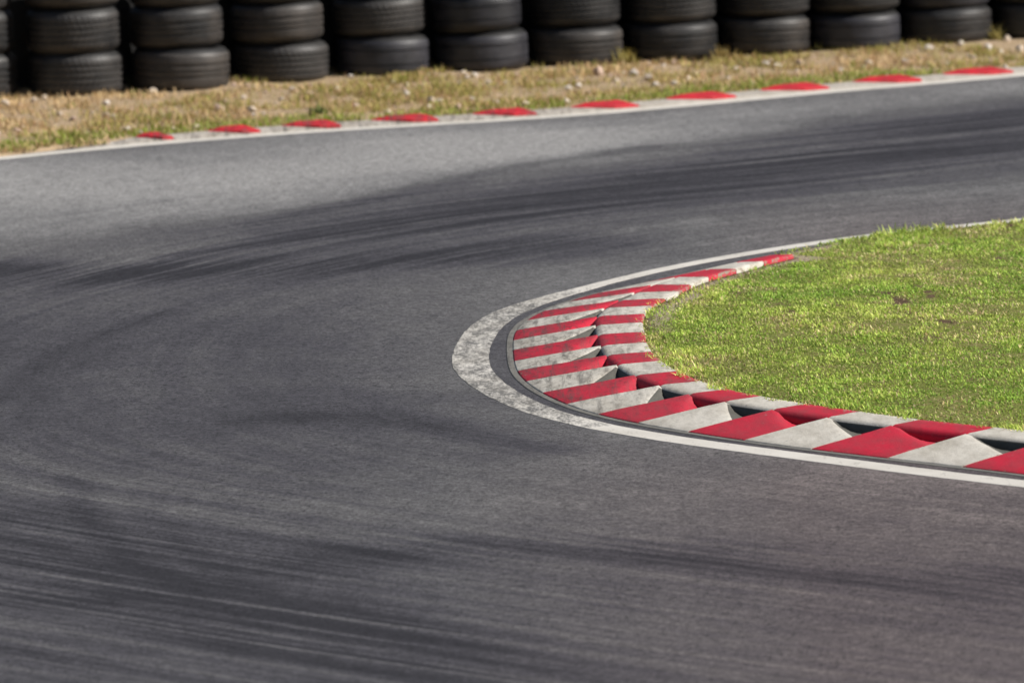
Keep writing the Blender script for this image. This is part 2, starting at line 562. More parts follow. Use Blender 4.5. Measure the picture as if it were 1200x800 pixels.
strip('edge_line', line, 0, line.len, line_w, 0.0, 0.0015, 0.05, M['line'], wear_in)
strip('edge_line', far, 0, far.len, 0.0, 0.11, 0.003, 0.05, M['line'], lambda b: np.full(len(b), 0.0))

# ------------------------------------------------------------------ inner kerb
seam_px = [(1128, 548), (1040, 538), (945, 527), (869, 517), (804, 507), (744, 497), (697, 486.5), (662, 475), (634, 462), (614.5, 448),
           (604.5, 436.5), (601.5, 425), (600.5, 412)]
seams = [kerb.near(at(*p)) for p in seam_px]
seams = [float(x) for x in np.convolve(np.pad(seams, 1, mode='reflect', reflect_type='odd'), [0.2, 0.6, 0.2], 'valid')]
st = 0.385
while seams[-1] + st < kerb.len - 0.05:
    seams.append(seams[-1] + st * (1.0 if len(seams) < 16 else 0.97))
seams.pop()          # the last red block is the one that runs out into the grass
while seams[0] - 0.42 > 0.1:
    seams.insert(0, seams[0] - 0.42)
first_red = seams.index(min(seams, key=lambda s: abs(s - kerb.near(at(1128, 548))))) - 1      # block right of that seam is red
s_tip = kerb.near(at(600.5, 405)); s_far0 = kerb.near(at(650, 360)); s_near = kerb.near(at(945, 527)); s_end = kerb.len


def k_out(s):
    return np.interp(s, [s_near, s_tip, s_far0, kerb.near(at(690, 347)), kerb.near(at(760, 332)), s_end], [0.455, 0.385, 0.37, 0.30, 0.20, 0.06])


def k_in(s):
    return np.interp(s, [s_near, s_tip, s_far0, kerb.near(at(690, 347)), kerb.near(at(760, 332)), s_end], [0.175, 0.215, 0.23, 0.22, 0.18, 0.10])


def k_h(s):
    return np.interp(s, [s_near, s_tip, s_far0, s_end], [0.056, 0.068, 0.060, 0.030])


def skirted(V, nu, nv, zb):
    """Close a height-field patch with side walls down to zb."""
    F = [tuple(f) for f in grid_faces(nu, nv)[:, ::-1]]
    idx = [i * nv for i in range(nu)] + [(nu - 1) * nv + j for j in range(1, nv)] + [i * nv + nv - 1 for i in range(nu - 2, -1, -1)] + [j for j in range(nv - 2, 0, -1)]
    V = [tuple(v) for v in V]
    b0 = len(V)
    for i in idx:
        V.append((V[i][0], V[i][1], zb))
    n = len(idx)
    for a in range(n):
        b = (a + 1) % n
        F.append((idx[a], idx[b], b0 + b, b0 + a))
    return V, F


def set_chip(o, vals):      # how worn each point of a block is: its arrises and the edge under the turf
    a = o.data.attributes.new('chip', 'FLOAT', 'POINT')
    v = np.zeros(len(o.data.vertices), np.float32); v[:len(vals)] = vals
    a.data.foreach_set('value', v)


def soften(o):           # worn, rounded look on gentle folds, crisp only at true arrises
    o.data.polygons.foreach_set('use_smooth', [True] * len(o.data.polygons))
    o.data.set_sharp_from_angle(angle=math.radians(72))


def right_pt(path, s, off):
    return path.at(s) - path.left(s) * off        # to the right of travel = towards the infield


def ramp_block(s0, s1, parent, name, mat, tooth):
    """One sloped block; its back corner falls away behind a slanting crest."""
    g = 0.0025
    us = np.linspace(0, 1, 9)
    V = []
    for u in us:
        s = s1 - g - (s1 - s0 - 2 * g) * u        # u = 0 at the end nearer the apex, u = 1 at the low end
        w = float(k_out(s)); h = float(k_h(s))
        cut = 0.46 * tooth
        vc = 1 - cut * max(0.0, (u - 0.06)) / 0.94
        z0 = 0.008
        dip = min(1.0, u / 0.30)
        rows = [(0.0, z0 - 0.004), (0.02, z0), (0.25 * vc, None), (0.5 * vc, None), (0.75 * vc, None), (0.88 * vc, None), (0.95 * vc, None)]
        for v, z in rows:
            zz = z if z is not None else z0 + (h - z0) * v
            if v > 0.9 * vc:
                zz -= 0.003 * dip
            V.append((v, zz, s, w))
        zc = z0 + (h - z0) * vc
        lo = 0.009
        V.append((vc, zc - 0.007 * dip, s, w))
        V.append((min(1, vc + 0.05), zc * (1 - dip) + dip * (zc * 0.70), s, w))
        V.append((min(1, vc + 0.13), zc * (1 - dip) + dip * (lo + 0.22 * (zc - lo)), s, w))
        V.append((1.0, zc * (1 - dip) + dip * lo, s, w))
    nv = len(V) // len(us)
    P = []
    for v, z, s, w in V:
        p = right_pt(kerb, s, v * w - 0.0 * s)
        j = 0.0018 * (float(vnoise(p[0] * 31, p[1] * 31, 9)) - 0.5)
        P.append((p[0], p[1], z + j))
    VV, F = skirted(P, len(us), nv, -0.02)
    o = mesh_obj(name, VV, F, mat, parent)
    set_chip(o, [1.0 if (k // nv) in (0, len(us) - 1) else (0.8 if k % nv in (0, 1) else 0.0) for k in range(len(us) * nv)])
    if mat is M['white'] and tooth > 0.3:        # darker material on the groove faces of the white blocks
        o.data.materials.append(M['groove_dark'])
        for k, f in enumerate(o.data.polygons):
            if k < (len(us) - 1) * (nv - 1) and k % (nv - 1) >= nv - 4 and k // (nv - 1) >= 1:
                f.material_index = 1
    soften(o)
    return o


def step_block(s0, s1, parent, name, mat, tooth):
    g = 0.0025
    us = np.linspace(0, 1, 5)
    V = []
    for u in us:
        s = s1 - g - (s1 - s0 - 2 * g) * u
        w = float(k_out(s)); h = float(k_h(s)); wi = float(k_in(s))
        lo_ = -0.006
        for f, z in ((-0.16, lo_), (-0.10, 0.5 * h), (-0.03, h - 0.010), (0.05, h - 0.002), (0.12, h + 0.002), (0.35, h + 0.004), (0.7, h + 0.007), (0.96, h + 0.009), (1.0, h + 0.004)):
            p = right_pt(kerb, s, w + 0.003 + f * wi)
            j = 0.003 * (float(vnoise(p[0] * 17, p[1] * 17, 4)) - 0.5)
            V.append((p[0], p[1], z + j))
    VV, F = skirted(V, len(us), 9, -0.02)
    o = mesh_obj(name, VV, F, mat, parent)
    set_chip(o, [max(1.0 if (k // 9) in (0, len(us) - 1) else 0.0, (0, 0, 0, 0.3, 0.2, 0.05, 0.55, 1.1, 1.3)[k % 9]) for k in range(len(us) * 9)])
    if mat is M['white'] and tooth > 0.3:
        o.data.materials.append(M['groove_dark'])  # darker material low on the front face of white steps
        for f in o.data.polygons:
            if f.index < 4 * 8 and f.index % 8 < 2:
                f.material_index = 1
    soften(o)
    return o


ik = empty('track_kerb', (*right_pt(kerb, s_tip, 0.3), 0))
tag(ik, 'broad red and white sawtooth kerb curling round the tip of the grass infield', 'kerb', kind='thing')
org = Vector(ik.location)


def local(o):                # keep world shape, parent at the thing's base
    o.location = -org
    return o


for i in range(len(seams) - 1):
    s0, s1 = seams[i], seams[i + 1]
    red = (i - first_red) % 2 == 0
    mid = 0.5 * (s0 + s1)
    tooth = float(np.interp(mid, [s_tip, s_far0, s_far0 + 1.2], [1, 0.75, 0.0]))
    c = 'red' if red else 'white'
    local(ramp_block(s0, s1, ik, c + '_ramp', M[c], tooth))
    local(step_block(s0, s1, ik, c + '_step', M[c], tooth))
# concrete lip on the track side
ss = np.arange(seams[0], seams[-1], 0.06)
Vb = []
for s in ss:
    for off, z in ((-0.030, 0.001), (-0.026, 0.0035), (0.0, 0.004), (0.03, 0.0035)):
        p = right_pt(kerb, s, off)
        Vb.append((p[0], p[1], z))
VV, F = skirted(Vb, len(ss), 4, -0.02)
lip = local(mesh_obj('concrete_lip', VV, F, M['concrete'], ik))

# ------------------------------------------------------------------ far kerb
K0 = far.near(at(98, 176)); K1 = far.near(at(1200, 89)) + 3.2
fk = empty('track_kerb', (*far.at(far.near(at(600, 142))), 0))
tag(fk, 'low far kerb with red wedge blocks on pale concrete beneath the stony verge', 'kerb', kind='thing')
forg = Vector(fk.location)
ss = np.arange(K0, K1, 0.06)
Vb = []
for s in ss:
    b = far.at(s); n = far.left(s)
    tap = min(1.0, 0.12 + (s - K0) / 0.6)
    for off, z in ((0.113, 0.004), (0.12, 0.011), (0.16, 0.016), (0.21, 0.022), (0.275, 0.026), (0.295, 0.018)):
        p = b + n * (0.113 + (off - 0.113) * tap + 0.012 * (float(vnoise(s * 3.1, 0.5, 3)) - 0.5))
        Vb.append((p[0], p[1], z * tap))
VV, F = skirted(Vb, len(ss), 6, -0.02)
mesh_obj('concrete_base', VV, F, M['far_white'], fk).location = -forg
red_px = [(160, 203), (243, 305), (333, 399), (437, 514), (553, 630), (670, 748), (780, 862), (890, 972), (1000, 1078), (1105, 1186), (1212, 1292), (1318, 1398)]


def far_s(px, off_z):
    """Arc length on the far line of the point whose raised back edge shows in photo column px."""
    best, bs = 1e9, 0
    for s in np.arange(K0 - 0.5, far.len, 0.02):
        b = far.at(s) + far.left(s) * off_z[0]
        y = 170 - 0.08 * (px - 100)
        p = at(px, y, off_z[1])
        # compare bearing only
        e = abs(b[0] / b[1] - p[0] / p[1])
        if e < best:
            best, bs = e, s
    return bs


for a, b in red_px:
    sa = far_s(a, (0.27, 0.045)); sb = far_s(b, (0.13, 0.025))
    if sb < sa + 0.12:
        sb = sa + 0.12
    us = np.linspace(0, 1, 8)
    V = []
    for u in us:
        s = sa + (sb - sa) * u
        bb = far.at(s); n = far.left(s)
        fr = 0.24 - 0.12 * min(1.0, u / 0.6)
        for f, z in ((0.0, 0.020), (0.05, 0.030), (0.5, 0.040), (0.92, 0.048), (1.0, 0.042)):
            p = bb + n * (fr + (0.285 - fr) * f)
            zz = 0.020 + (z - 0.020) * min(1.0, 0.30 + u / 0.45) * (1 - 0.5 * max(0, (u - 0.9) / 0.1)) + 0.003 * (float(vnoise(s * 9, f * 3, 8)) - 0.5)
            V.append((p[0], p[1], zz))
    VV, F = skirted(V, len(us), 5, 0.0)
    mesh_obj('red_wedge', VV, F, M['far_red'], fk).location = -forg

# ------------------------------------------------------------------ infield lawn
s_in = np.arange(0.0, kerb.len, 0.05)
edge = np.array([right_pt(kerb, s, float(k_out(s) + k_in(s)) * float(np.interp(s, [seams[-1] + 0.01, seams[-1] + 0.12], [1, 0.15])) + 0.004) for s in s_in])
# beyond the kerb's end the lawn comes right up to the white line
s_l = line.near(edge[-1])
tail_s = np.arange(s_l + 0.10, line.len, 0.1)
tail = line.at(tail_s) - line.left(tail_s) * 0.22
front_s = np.arange(0, line.near(edge[0]) - 0.1, 0.2)
front = line.at(front_s) - line.left(front_s) * 0.95
rim = resample(np.concatenate([front, edge, tail]), 0.06)
far_pt = np.array([9.0, 38.5])
cuts = np.concatenate([[0.0, 0.0004], np.linspace(0, 0.42, 64)[1:], [0.5, 0.62, 0.8, 1.0]])
lawn_poly = np.concatenate([rim, [[16, 55], [18, 20]]])


def lawn_z(q, d=None):
    d = dist_poly(rim, q) if d is None else d
    h = np.interp(q[:, 1], [34, 37, 40, 41.5, 44], [0.052, 0.062, 0.060, 0.030, 0.012])
    return h + np.interp(q[:, 1], [39, 41.5], [0.05, 0.0]) * (1 - np.exp(-d / 0.7)) + 0.035 * (fbm(q[:, 0] * 2.2, q[:, 1] * 2.2, 21, 3) - 0.5) * np.clip(d / 0.3, 0, 1)


R = np.array([rim + (far_pt - rim) * c for c in cuts]).transpose(1, 0, 2)
q = R.reshape(-1, 2)
Zl = lawn_z(q)
Zl.reshape(R.shape[0], R.shape[1])[:, 0] = -0.025
SPOTS = [(925, 366, 1.0), (910, 358, 0.6), (1110, 381, 0.9), (1092, 398, 0.8), (1086, 404, 0.8), (868, 338, 0.7), (975, 326, 0.8), (1172, 290, 0.9), (1040, 345, 0.9),
         (1055, 352, 1.0), (1090, 343, 0.9), (1020, 338, 0.6), (1012, 412, 0.6), (985, 362, 0.7), (1140, 352, 0.6), (1075, 335, 0.7), (840, 372, 0.5), (812, 372, 0.6),
         (1185, 248, 0.8), (1170, 318, 0.6), (1000, 300, 0.5), (1130, 425, 0.6), (905, 400, 0.5), (960, 440, 0.4), (1160, 415, 0.6), (1065, 375, 0.6), (1110, 300, 0.6)]


def spot_mask(q):
    m_ = np.zeros(len(q))
    wx = 0.05 * (fbm(q[:, 0] * 14, q[:, 1] * 7, 91, 2) - 0.5)
    wy = 0.30 * (fbm(q[:, 0] * 12, q[:, 1] * 6, 93, 2) - 0.5)
    for a_, b_, k_ in SPOTS:
        x_, y_ = at(a_, b_, 0.09)
        m_ = np.maximum(m_, 0.8 * k_ * np.exp(-((q[:, 0] + wx - x_) / 0.038) ** 2 - ((q[:, 1] + wy - y_) / 0.12) ** 2))
    return m_


def dust_mask(q, d):     # pale dirt spilling over the kerb's inner edge beyond the apex
    e = 0.05 + 0.16 * fbm(q[:, 0] * 4, q[:, 1] * 3, 95, 2)
    return np.clip((e - d) / 0.05, 0, 1) * np.clip((q[:, 1] - 38.6) / 0.8, 0, 1) * np.clip((43.1 - q[:, 1]) / 0.5, 0, 1)


lawn = big_mesh('lawn', np.column_stack([q, Zl]), grid_faces(R.shape[0], R.shape[1])[:, ::-1], M['lawn'], True, {'bare': spot_mask(q), 'dust': dust_mask(q, dist_poly(rim, q))})
tag(lawn, kind='structure')


def blades(name, P, L, W, az, lean, col, mat):
    """Many grass blades in one mesh: each a bent strip of two quads ending in a point-like tip."""
    n = len(P)
    d = np.stack([np.cos(az), np.sin(az)], 1)
    sdx = np.stack([-np.sin(az), np.cos(az)], 1)
    V = np.zeros((n, 6, 3), np.float32)
    for k, (t, wk) in enumerate(((0.0, 1.0), (0.55, 0.8), (1.0, 0.18))):
        out = L * lean * t ** 1.6
        up = L * np.sqrt(np.maximum(0.05, 1 - lean ** 2)) * t * (1 - 0.18 * lean * t)
        c = np.column_stack([P[:, :2] + d * out[:, None], P[:, 2] + up])
        o = np.column_stack([sdx * (W * wk * 0.5)[:, None], np.zeros(n)])
        V[:, 2 * k] = c - o; V[:, 2 * k + 1] = c + o
    b = (np.arange(n) * 6)[:, None]
    F = np.concatenate([b + np.array([[0, 1, 3, 2]]), b + np.array([[2, 3, 5, 4]])])
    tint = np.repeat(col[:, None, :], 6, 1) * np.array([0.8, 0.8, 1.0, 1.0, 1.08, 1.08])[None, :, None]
    return big_mesh(name, V.reshape(-1, 3), F, mat, False, {'tint': tint.reshape(-1, 3)})


# lawn grass
gx = np.arange(0.4, 6.0, 0.02); gy = np.arange(32.8, 45.8, 0.02)
GD = dist_poly(rim, np.stack(np.meshgrid(gx, gy, indexing='ij'), -1).reshape(-1, 2)).reshape(len(gx), len(gy))


def rim_dist(q):          # distance to the lawn's rim, looked up in a 2 cm table
    fx = np.clip((q[:, 0] - gx[0]) / 0.02, 0, len(gx) - 1.001); fy = np.clip((q[:, 1] - gy[0]) / 0.02, 0, len(gy) - 1.001)
    ix = fx.astype(int); iy = fy.astype(int); fx -= ix; fy -= iy
    return (GD[ix, iy] * (1 - fx) + GD[ix + 1, iy] * fx) * (1 - fy) + (GD[ix, iy + 1] * (1 - fx) + GD[ix + 1, iy + 1] * fx) * fy


N = 680000
q = np.column_stack([0.55 + 5.2 * rng.random(N) ** 1.35, rng.uniform(33.0, 45.5, N)])
m = inside(lawn_poly, q)
spill = ~m & (rim_dist(q) < 0.035 * fbm(q[:, 0] * 9, q[:, 1] * 7, 99, 2) ** 1.5 * 2.2)
m |= spill
# thin out to the right, beyond the photo's edge
q = q[m]
d = rim_dist(q)
patch = fbm(q[:, 0] * 1.6, q[:, 1] * 0.8, 31, 3)
clump = fbm(q[:, 0] * 9, q[:, 1] * 6, 41, 2)
bare = fbm(q[:, 0] * 3.3, q[:, 1] * 2.0, 51, 3)
keep = (rng.random(len(q)) < np.clip(0.25 + (0.72 - bare) * 5, 0.45, 1)) & (rng.random(len(q)) < np.clip(0.45 + clump * 0.8, 0, 1)) & (rng.random(len(q)) > np.clip(spot_mask(q) * 1.9, 0, 0.95)) & (rng.random(len(q)) > 0.8 * dust_mask(q, d))
q, d, patch, clump, bare = q[keep], d[keep], patch[keep], clump[keep], bare[keep]
n = len(q)
L = (0.009 + 0.012 * rng.random(n)) * (0.6 + 0.95 * clump)
L *= np.where(patch > 0.55, 1.1, 0.95)
tuft = np.exp(-(((q[:, 0] - 2.08) / 0.2) ** 2 + ((q[:, 1] - 43.0) / 0.5) ** 2))
L *= 1 + 1.6 * tuft
L = np.where((d < 0.10) & (rng.random(n) < 0.35), L * 1.6, L)
az = rng.uniform(0, 2 * math.pi, n)
lean = np.clip(rng.normal(0.68, 0.2, n), 0.1, 0.96)
W = rng.uniform(0.0045, 0.0085, n)
g1 = np.array([0.33, 0.42, 0.075]); g2 = np.array([0.20, 0.33, 0.050]); g3 = np.array([0.62, 0.55, 0.29]); g4 = np.array([0.36, 0.25, 0.12])
mixv = np.clip(patch + rng.normal(0, 0.16, n), 0, 1)
col = np.where((mixv < 0.5)[:, None], g1 + (g2 - g1) * np.clip((0.5 - mixv) * 3.2, 0, 1)[:, None], g1 + (np.array([0.51, 0.54, 0.14]) - g1) * np.clip((mixv - 0.5) * 3, 0, 1)[:, None])
dry = rng.random(n) < np.clip(0.10 + (bare - 0.53) * 1.8 + 0.30 * np.exp(-d / 0.12) * (q[:, 0] < 1.3), 0.09, 0.75)
col = np.where(dry[:, None], g3 + (g4 - g3) * rng.random(n)[:, None], col)
col = col * rng.uniform(0.70, 1.60, n)[:, None] * np.clip(0.65 + clump * 0.8, 0.5, 1.3)[:, None]
P = np.column_stack([q, lawn_z(q, d) - 0.003])
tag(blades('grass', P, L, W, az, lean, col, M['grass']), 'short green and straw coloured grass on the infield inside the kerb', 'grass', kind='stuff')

# ------------------------------------------------------------------ far verge
sv = np.arange(0, far.len, 0.12)
ov = np.concatenate([[0.0], np.arange(0.004, 5.2, 0.12), [6, 8, 11, 16, 24, 40]])
b = far.at(sv); nn = far.left(sv)
K2 = np.interp(sv, [K0 - 0.6, K0 - 0.1, K0 + 0.3], [0.112, 0.18, 0.285])     # left of the kerb the soil reaches the white line
off = K2[:, None] + ov[None]


def verge_h(x, y, o):
    return 0.018 + 0.022 * np.clip((o - 0.3) / 2.3, 0, 1.2) + 0.05 * (fbm(x * 1.7, y * 1.7, 61, 3) - 0.5) * np.clip((o - 0.27) / 0.8, 0, 1)


XY = b[:, None] + nn[:, None] * off[:, :, None]
q = XY.reshape(-1, 2)
Zv = verge_h(q[:, 0], q[:, 1], off.ravel())
Zv.reshape(off.shape)[:, 0] = -0.01
tag(big_mesh('verge', np.column_stack([q, Zv]), grid_faces(len(sv), len(ov))[:, ::-1], M['verge'], True), kind='structure')


def verge_point(s, o):
    p = far.at(s) + far.left(s) * (o[:, None] if isinstance(o, np.ndarray) else o)
    return p


N = 120000
s = rng.uniform(far.near(at(-150, 198)), far.near(at(1350, 78)), N)
o = rng.uniform(0.29, 4.3, N)
o = np.where(s < K0 + 0.25, np.where(rng.random(N) < 0.12, rng.uniform(0.13, 0.4, N), o), o)
q = far.at(s) + far.left(s) * o[:, None]
cl = fbm(q[:, 0] * 5, q[:, 1] * 4, 71, 3)
big = fbm(q[:, 0] * 1.3, q[:, 1] * 1.0, 81, 3)
green = np.clip(np.exp(-((o - 0.45) / 0.25) ** 2) * 1.3 * np.clip((big - 0.36) * 6, 0, 1) + np.clip((cl - 0.62) * 4, 0, 1) * 0.5, 0, 1)
keep = rng.random(N) < np.clip((cl - 0.36) * 3.2 + 0.5 * green + 0.12, 0.05, 1)
q, s, o, cl, big, green = q[keep], s[keep], o[keep], cl[keep], big[keep], green[keep]
n = len(q)
L = (0.018 + 0.036 * rng.random(n)) * (0.6 + 0.9 * cl)
W = rng.uniform(0.005, 0.010, n)
straw = np.array([0.68, 0.50, 0.27]); dryg = np.array([0.42, 0.37, 0.11]); gr = np.array([0.27, 0.33, 0.05]); brown = np.array([0.50, 0.31, 0.17])
r = rng.random(n)[:, None]
col = np.where(r + (0.5 - big[:, None]) * 2.0 < 0.40, straw, np.where(r < 0.75, dryg, brown))
isg = rng.random(n) < green * 0.75
col = np.where(isg[:, None], gr, col) * rng.uniform(0.7, 1.2, n)[:, None]
P = np.column_stack([q, verge_h(q[:, 0], q[:, 1], o) - 0.004])
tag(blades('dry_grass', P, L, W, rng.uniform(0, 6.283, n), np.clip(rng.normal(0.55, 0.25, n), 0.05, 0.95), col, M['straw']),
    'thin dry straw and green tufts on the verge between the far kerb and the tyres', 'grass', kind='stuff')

# ------------------------------------------------------------------ tyre stacks
TR = 0.295


def lathe(profile, n, closed=False):
    V = []; F = []
    m_ = len(profile)
    for i in range(n):
        a = 2 * math.pi * i / n
        for r, z in profile:
            V.append((r * math.cos(a), r * math.sin(a), z))
    for i in range(n):
        j = (i + 1) % n
        for k in range(m_ - 1):
            F.append((i * m_ + k, j * m_ + k, j * m_ + k + 1, i * m_ + k + 1))
        if closed:
            F.append((i * m_ + m_ - 1, j * m_ + m_ - 1, j * m_, i * m_))
    return V, F


def make_tyre(kind):
    hh = 0.122
    root = empty('tyre')
    # casing: outer sidewalls, beads and the inner lining in one turned skin
    prof = [(TR - 0.013, -hh + 0.026), (TR - 0.028, -hh + 0.010), (TR - 0.052, -hh + 0.001), (TR - 0.075, -hh), (0.212, -hh + 0.010), (0.196, -hh + 0.022),
            (0.192, -hh + 0.034), (0.204, -hh + 0.040), (TR - 0.05, -hh + 0.030), (TR - 0.026, -hh + 0.055), (TR - 0.022, 0.0)]
    full = prof + [(r, -z) for r, z in reversed(prof[:-1])]
    V, F = lathe(full, 72)
    mesh_obj('casing', V, F, CASING, root, True)
    gro = {0: [(-0.052, 0.007), (-0.018, 0.008), (0.018, 0.008), (0.052, 0.007)], 1: [(-0.034, 0.010), (0.0, 0.006), (0.034, 0.010)], 2: [(-0.042, 0.006), (0.042, 0.006)]}[kind]
    tp = [(TR - 0.016, -hh + 0.024), (TR - 0.006, -hh + 0.033), (TR - 0.0025, -hh + 0.044)]
    for z, w in gro:
        rr = TR - 0.0008 * (abs(z) / 0.05)
        tp += [(rr, z - w), (rr - 0.008, z - w + 0.0015), (rr - 0.008, z + w - 0.0015), (rr, z + w)]
    tp += [(TR - 0.0025, hh - 0.044), (TR - 0.006, hh - 0.033), (TR - 0.016, hh - 0.024)]
    inner = [(TR - 0.019, hh - 0.027), (TR - 0.019, -hh + 0.027)]
    V, F = lathe(tp + inner, 96, True)
    t_ = mesh_obj('tread', V, F, TREAD[kind], root, True)
    for e in t_.data.edges:
        pass
    t_.data.set_sharp_from_angle(angle=math.radians(35))
    return root


def copy_tree(o):
    c = o.copy(); COL.objects.link(c)
    for ch in o.children:
        d_ = ch.copy(); COL.objects.link(d_); d_.parent = c
    return c


protos = [make_tyre(k) for k in range(3)]
used = [False] * 3
ORD = ['first', 'second', 'third', 'fourth', 'fifth', 'sixth', 'seventh', 'eighth', 'ninth', 'tenth', 'eleventh', 'twelfth', 'thirteenth']
base_px = [(24, 112), (148, 107), (268, 101), (385, 91), (505, 84), (617, 78), (732, 71), (841, 64), (952, 57), (1058, 52), (1163, 46), (1272, 40), (1380, 33)]
LEVEL = ['bottom', 'second lowest', 'third lowest']
spots = []
for i, (px, py) in enumerate(base_px):
    x, y = at(px, py + 1.5, 0.035)
    spots.append((x - TR, y))
for i, (x, y) in enumerate(spots):
    z = 0.030
    for k in range(3):
        kind = random.choice([0, 0, 1, 2])
        if not used[kind]:
            o = protos[kind]; used[kind] = True
        else:
            o = copy_tree(protos[kind])
        hs = random.uniform(0.96, 1.03) * float(np.interp(i, [1, 4, 8], [1.14, 1.04, 0.97]))
        rs = random.uniform(0.965, 1.0) + (0.02 if k == 0 else 0)
        h = 0.244 * hs
        o.scale = (rs, rs, hs)
        o.location = (x + random.uniform(-0.012, 0.012) - 0.008 * k, y + random.uniform(-0.015, 0.015), z + h / 2)
        o.rotation_euler = (math.radians(random.uniform(-1.2, 1.2)), math.radians(random.uniform(-1.6, 0.6)), random.uniform(0, 6.28))
        z += h * 0.985
        tag(o, f'black grooved tyre, {LEVEL[k]} of the {ORD[i]} tyre stack from the left', 'tyre', 'tyres stacked along the verge')

# unseen black sheet, added behind the stacks to keep the gaps dark
bp = smooth_path(np.array(spots), 0.2, 0.5, 0.45, 0.45)
bpath = Path(bp)
Vb = []; n_ = len(bp)
L0 = bpath.left(bpath.s)
F = []
for i in range(n_):
    for off_, z in ((0.36, -0.02), (0.36, 0.74), (0.372, 0.74), (0.372, -0.02)):
        p = bp[i] + L0[i] * off_
        Vb.append((p[0], p[1], z))
for i in range(n_ - 1):
    for k in range(4):
        a, b_ = i * 4 + k, i * 4 + (k + 1) % 4
        F.append((a, b_, b_ + 4, a + 4))
F.append((0, 3, 2, 1)); e0 = (n_ - 1) * 4; F.append((e0, e0 + 1, e0 + 2, e0 + 3))
backing = mesh_obj('gap_backing', Vb, F, M['backing'])
tag(backing, 'added black sheet that keeps the gaps between the tyre stacks dark', 'backing')

# ------------------------------------------------------------------ stones on the verge
def stone_mesh(seed, mat):
    import bmesh
    bm = bmesh.new()
    bmesh.ops.create_icosphere(bm, subdivisions=2, radius=0.5)
    r_ = np.random.default_rng(seed)
    planes = [(Vector(r_.normal(size=3)).normalized(), r_.uniform(0.26, 0.42)) for _ in range(9)]
    for v in bm.verts:
        for nrm_, dd in planes:
            e = v.co.dot(nrm_) - dd
            if e > 0:
                v.co -= nrm_ * e * 0.9
        v.co *= 1 + 0.06 * r_.normal()
    me = bpy.data.meshes.new('stone')
    bm.to_mesh(me); bm.free()
    me.materials.append(mat)
    return me


stone_meshes = [stone_mesh(100 + i, STONE[i % 3]) for i in range(9)]
st_px = [(180, 105, 9), (5, 121, 12), (125, 117, 8), (133, 134, 9), (70, 130, 8), (85, 136, 8), (23, 121, 8), (257, 124, 12), (296, 125, 10), (363, 96, 9), (375, 128, 9),
         (512, 74, 11), (418, 116, 9), (505, 111, 9), (516, 113, 11), (536, 120, 9), (503, 119, 8), (571, 76, 11), (572, 93, 10), (616, 116, 9), (666, 98, 8), (664, 113, 8),
         (700, 81, 14), (743, 82, 11), (759, 88, 11), (722, 90, 7), (677, 80, 7), (897, 70, 11), (910, 71, 10), (936, 68, 9), (1016, 71, 12), (1060, 68, 11), (1088, 53, 10),
         (1109, 70, 9), (1159, 51, 12), (1180, 44, 10), (1195, 52, 12), (1113, 53, 7), (240, 108, 9), (52, 112, 8), (433, 98, 7), (605, 84, 8), (815, 80, 7), (862, 75, 8),
         (985, 78, 8), (1140, 62, 8), (395, 102, 7), (148, 146, 9), (20, 150, 8), (165, 150, 7), (330, 112, 7), (455, 124, 7), (553, 110, 7), (790, 93, 7), (1040, 84, 7)]
for _ in range(110):
    px = random.uniform(-60, 1260)
    top = 108 - 0.058 * px; bot = 172 - 0.078 * px
    st_px.append((px, top + (bot - top) * (0.08 + 0.75 * random.random()), random.choice([3.2, 4, 5, 6.5, 8])))
by_stack = {}
for px, py, wpx in st_px:
    x, y = at(px, py, 0.06)
    sz = wpx * 0.0053 * 1.3
    x, y = at(px, py + wpx * 0.3, 0.05)
    s_ = far.near((x, y))
    nl = far.left(s_); oo = float((np.array([x, y]) - far.at(s_)) @ nl)
    z = float(verge_h(np.array([x]), np.array([y]), np.array([oo]))[0])
    o = bpy.data.objects.new('stone', random.choice(stone_meshes))
    COL.objects.link(o)
    o.location = (x, y, z + sz * 0.22)
    o.scale = (sz, sz * random.uniform(0.7, 1.0), sz * random.uniform(0.55, 0.85))
    o.rotation_euler = (random.uniform(-0.3, 0.3), random.uniform(-0.3, 0.3), random.uniform(0, 6.28))
    j = min(range(len(spots)), key=lambda t: abs(spots[t][0] / spots[t][1] - x / y))
    zone = 'foot' if oo > 2.4 else ('kerb' if oo < 1.3 else 'mid')
    by_stack.setdefault(j, []).append((sz, o, zone))
for j, lst in by_stack.items():
    lst.sort(key=lambda t: -t[0])
    for r_, (sz, o, zone) in enumerate(lst):
        if r_ == 0:
            tag(o, f'largest pale stone on the verge in front of the {ORD[j]} tyre stack from the left', 'stone', 'pale stones on the far verge')
        else:
            where = {'foot': f'small pale stone close to the foot of the {ORD[j]} tyre stack from the left',
                     'mid': f'small pale stone midway between the far kerb and the {ORD[j]} tyre stack from the left',
                     'kerb': f'small pale stone by the far kerb, below the {ORD[j]} tyre stack from the left'}[zone]
            tag(o, where, 'stone', 'pale stones on the far verge')

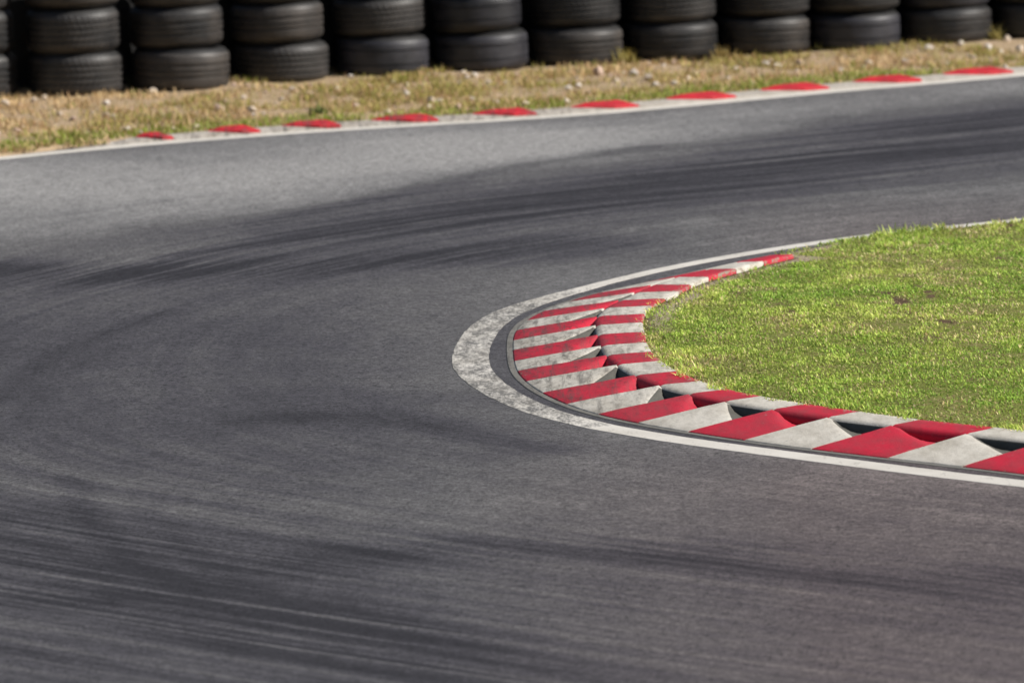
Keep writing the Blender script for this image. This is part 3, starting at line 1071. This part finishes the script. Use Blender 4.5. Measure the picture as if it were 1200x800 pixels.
# ------------------------------------------------------------------ weeds: low leafy plants on the verge
def weed(px, py, size, n, colr, label):
    x, y = at(px, py, 0.05)
    s_ = far.near((x, y)); oo = float((np.array([x, y]) - far.at(s_)) @ far.left(s_))
    z = float(verge_h(np.array([x]), np.array([y]), np.array([oo]))[0])
    P = np.column_stack([np.clip(rng.normal(0, size * 0.28, n), -0.5 * size, 0.5 * size), np.clip(rng.normal(0, size * 0.28, n), -0.5 * size, 0.5 * size), np.full(n, -0.004)])
    col_ = np.array(colr)[None] * rng.uniform(0.6, 1.3, n)[:, None]
    o = blades('weed', P, rng.uniform(0.6, 1.2, n) * size * 0.8, rng.uniform(0.008, 0.016, n), rng.uniform(0, 6.28, n), np.clip(rng.normal(0.5, 0.2, n), 0.1, 0.9), col_, M['grass'])
    o.location = (x, y, z)
    tag(o, label, 'weed', 'weeds on the far verge')


weed(372, 131, 0.10, 70, (0.12, 0.15, 0.035), 'dark green weed beside the far kerb, above its third red wedge')
weed(165, 101, 0.14, 70, (0.10, 0.11, 0.03), 'olive weed in the gap between the second and third tyre stacks')
weed(1160, 46, 0.15, 70, (0.42, 0.36, 0.13), 'pale dry weed at the foot of the eleventh tyre stack')
weed(735, 73, 0.15, 60, (0.34, 0.28, 0.08), 'yellowish weed in the gap right of the seventh tyre stack')
weed(848, 66, 0.13, 50, (0.36, 0.27, 0.10), 'dry brown weed in the gap right of the eighth tyre stack')

# ------------------------------------------------------------------ light, sky, camera
EL = math.radians(38); AZ = math.radians(8)       # sun to the right, a little towards the camera
to_sun = Vector((math.cos(AZ) * math.cos(EL), -math.sin(AZ) * math.cos(EL), math.sin(EL)))
sd = bpy.data.lights.new('sun', 'SUN'); sd.energy = 5.0; sd.angle = math.radians(0.53); sd.color = (1.0, 0.955, 0.89)
so = bpy.data.objects.new('sun', sd); COL.objects.link(so)
so.rotation_euler = (-to_sun).to_track_quat('-Z', 'Y').to_euler()
so.location = (20, 20, 30)

w = bpy.data.worlds.new('World'); S.world = w; w.use_nodes = True
nt = w.node_tree; nt.nodes.clear()
sky = nt.nodes.new('ShaderNodeTexSky'); sky.sky_type = 'NISHITA'; sky.sun_disc = False
sky.sun_elevation = EL; sky.sun_rotation = math.atan2(to_sun.x, to_sun.y)
bg = nt.nodes.new('ShaderNodeBackground'); bg.inputs[1].default_value = 0.05
ow = nt.nodes.new('ShaderNodeOutputWorld')
nt.links.new(sky.outputs[0], bg.inputs[0]); nt.links.new(bg.outputs[0], ow.inputs[0])

cd = bpy.data.cameras.new('camera'); cam = bpy.data.objects.new('camera', cd); COL.objects.link(cam)
cd.sensor_fit = 'HORIZONTAL'; cd.sensor_width = 36.0; cd.lens = 36.0 * F_PX / 1200.0
cd.clip_start = 0.5; cd.clip_end = 2000
Rv = Vector((1, 0, 0)); Uv = Vector((0, math.sin(PITCH), math.cos(PITCH))); Bv = Vector((0, -math.cos(PITCH), math.sin(PITCH)))
c_, s_ = math.cos(ROLL), math.sin(ROLL)
X = Rv * c_ - Uv * s_; Y = Rv * s_ + Uv * c_
cam.matrix_world = Matrix(((X.x, Y.x, Bv.x, 0), (X.y, Y.y, Bv.y, 0), (X.z, Y.z, Bv.z, CAM_H), (0, 0, 0, 1)))
cd.dof.use_dof = True; cd.dof.focus_distance = 37.6; cd.dof.aperture_fstop = 4.3
S.camera = cam

S.view_settings.view_transform = 'Standard'; S.view_settings.look = 'None'
S.view_settings.exposure = 0.35; S.view_settings.gamma = 1.0; S.view_settings.use_curve_mapping = False
S.render.engine = 'CYCLES'
S.cycles.use_denoising = True
S.cycles.max_bounces = 6
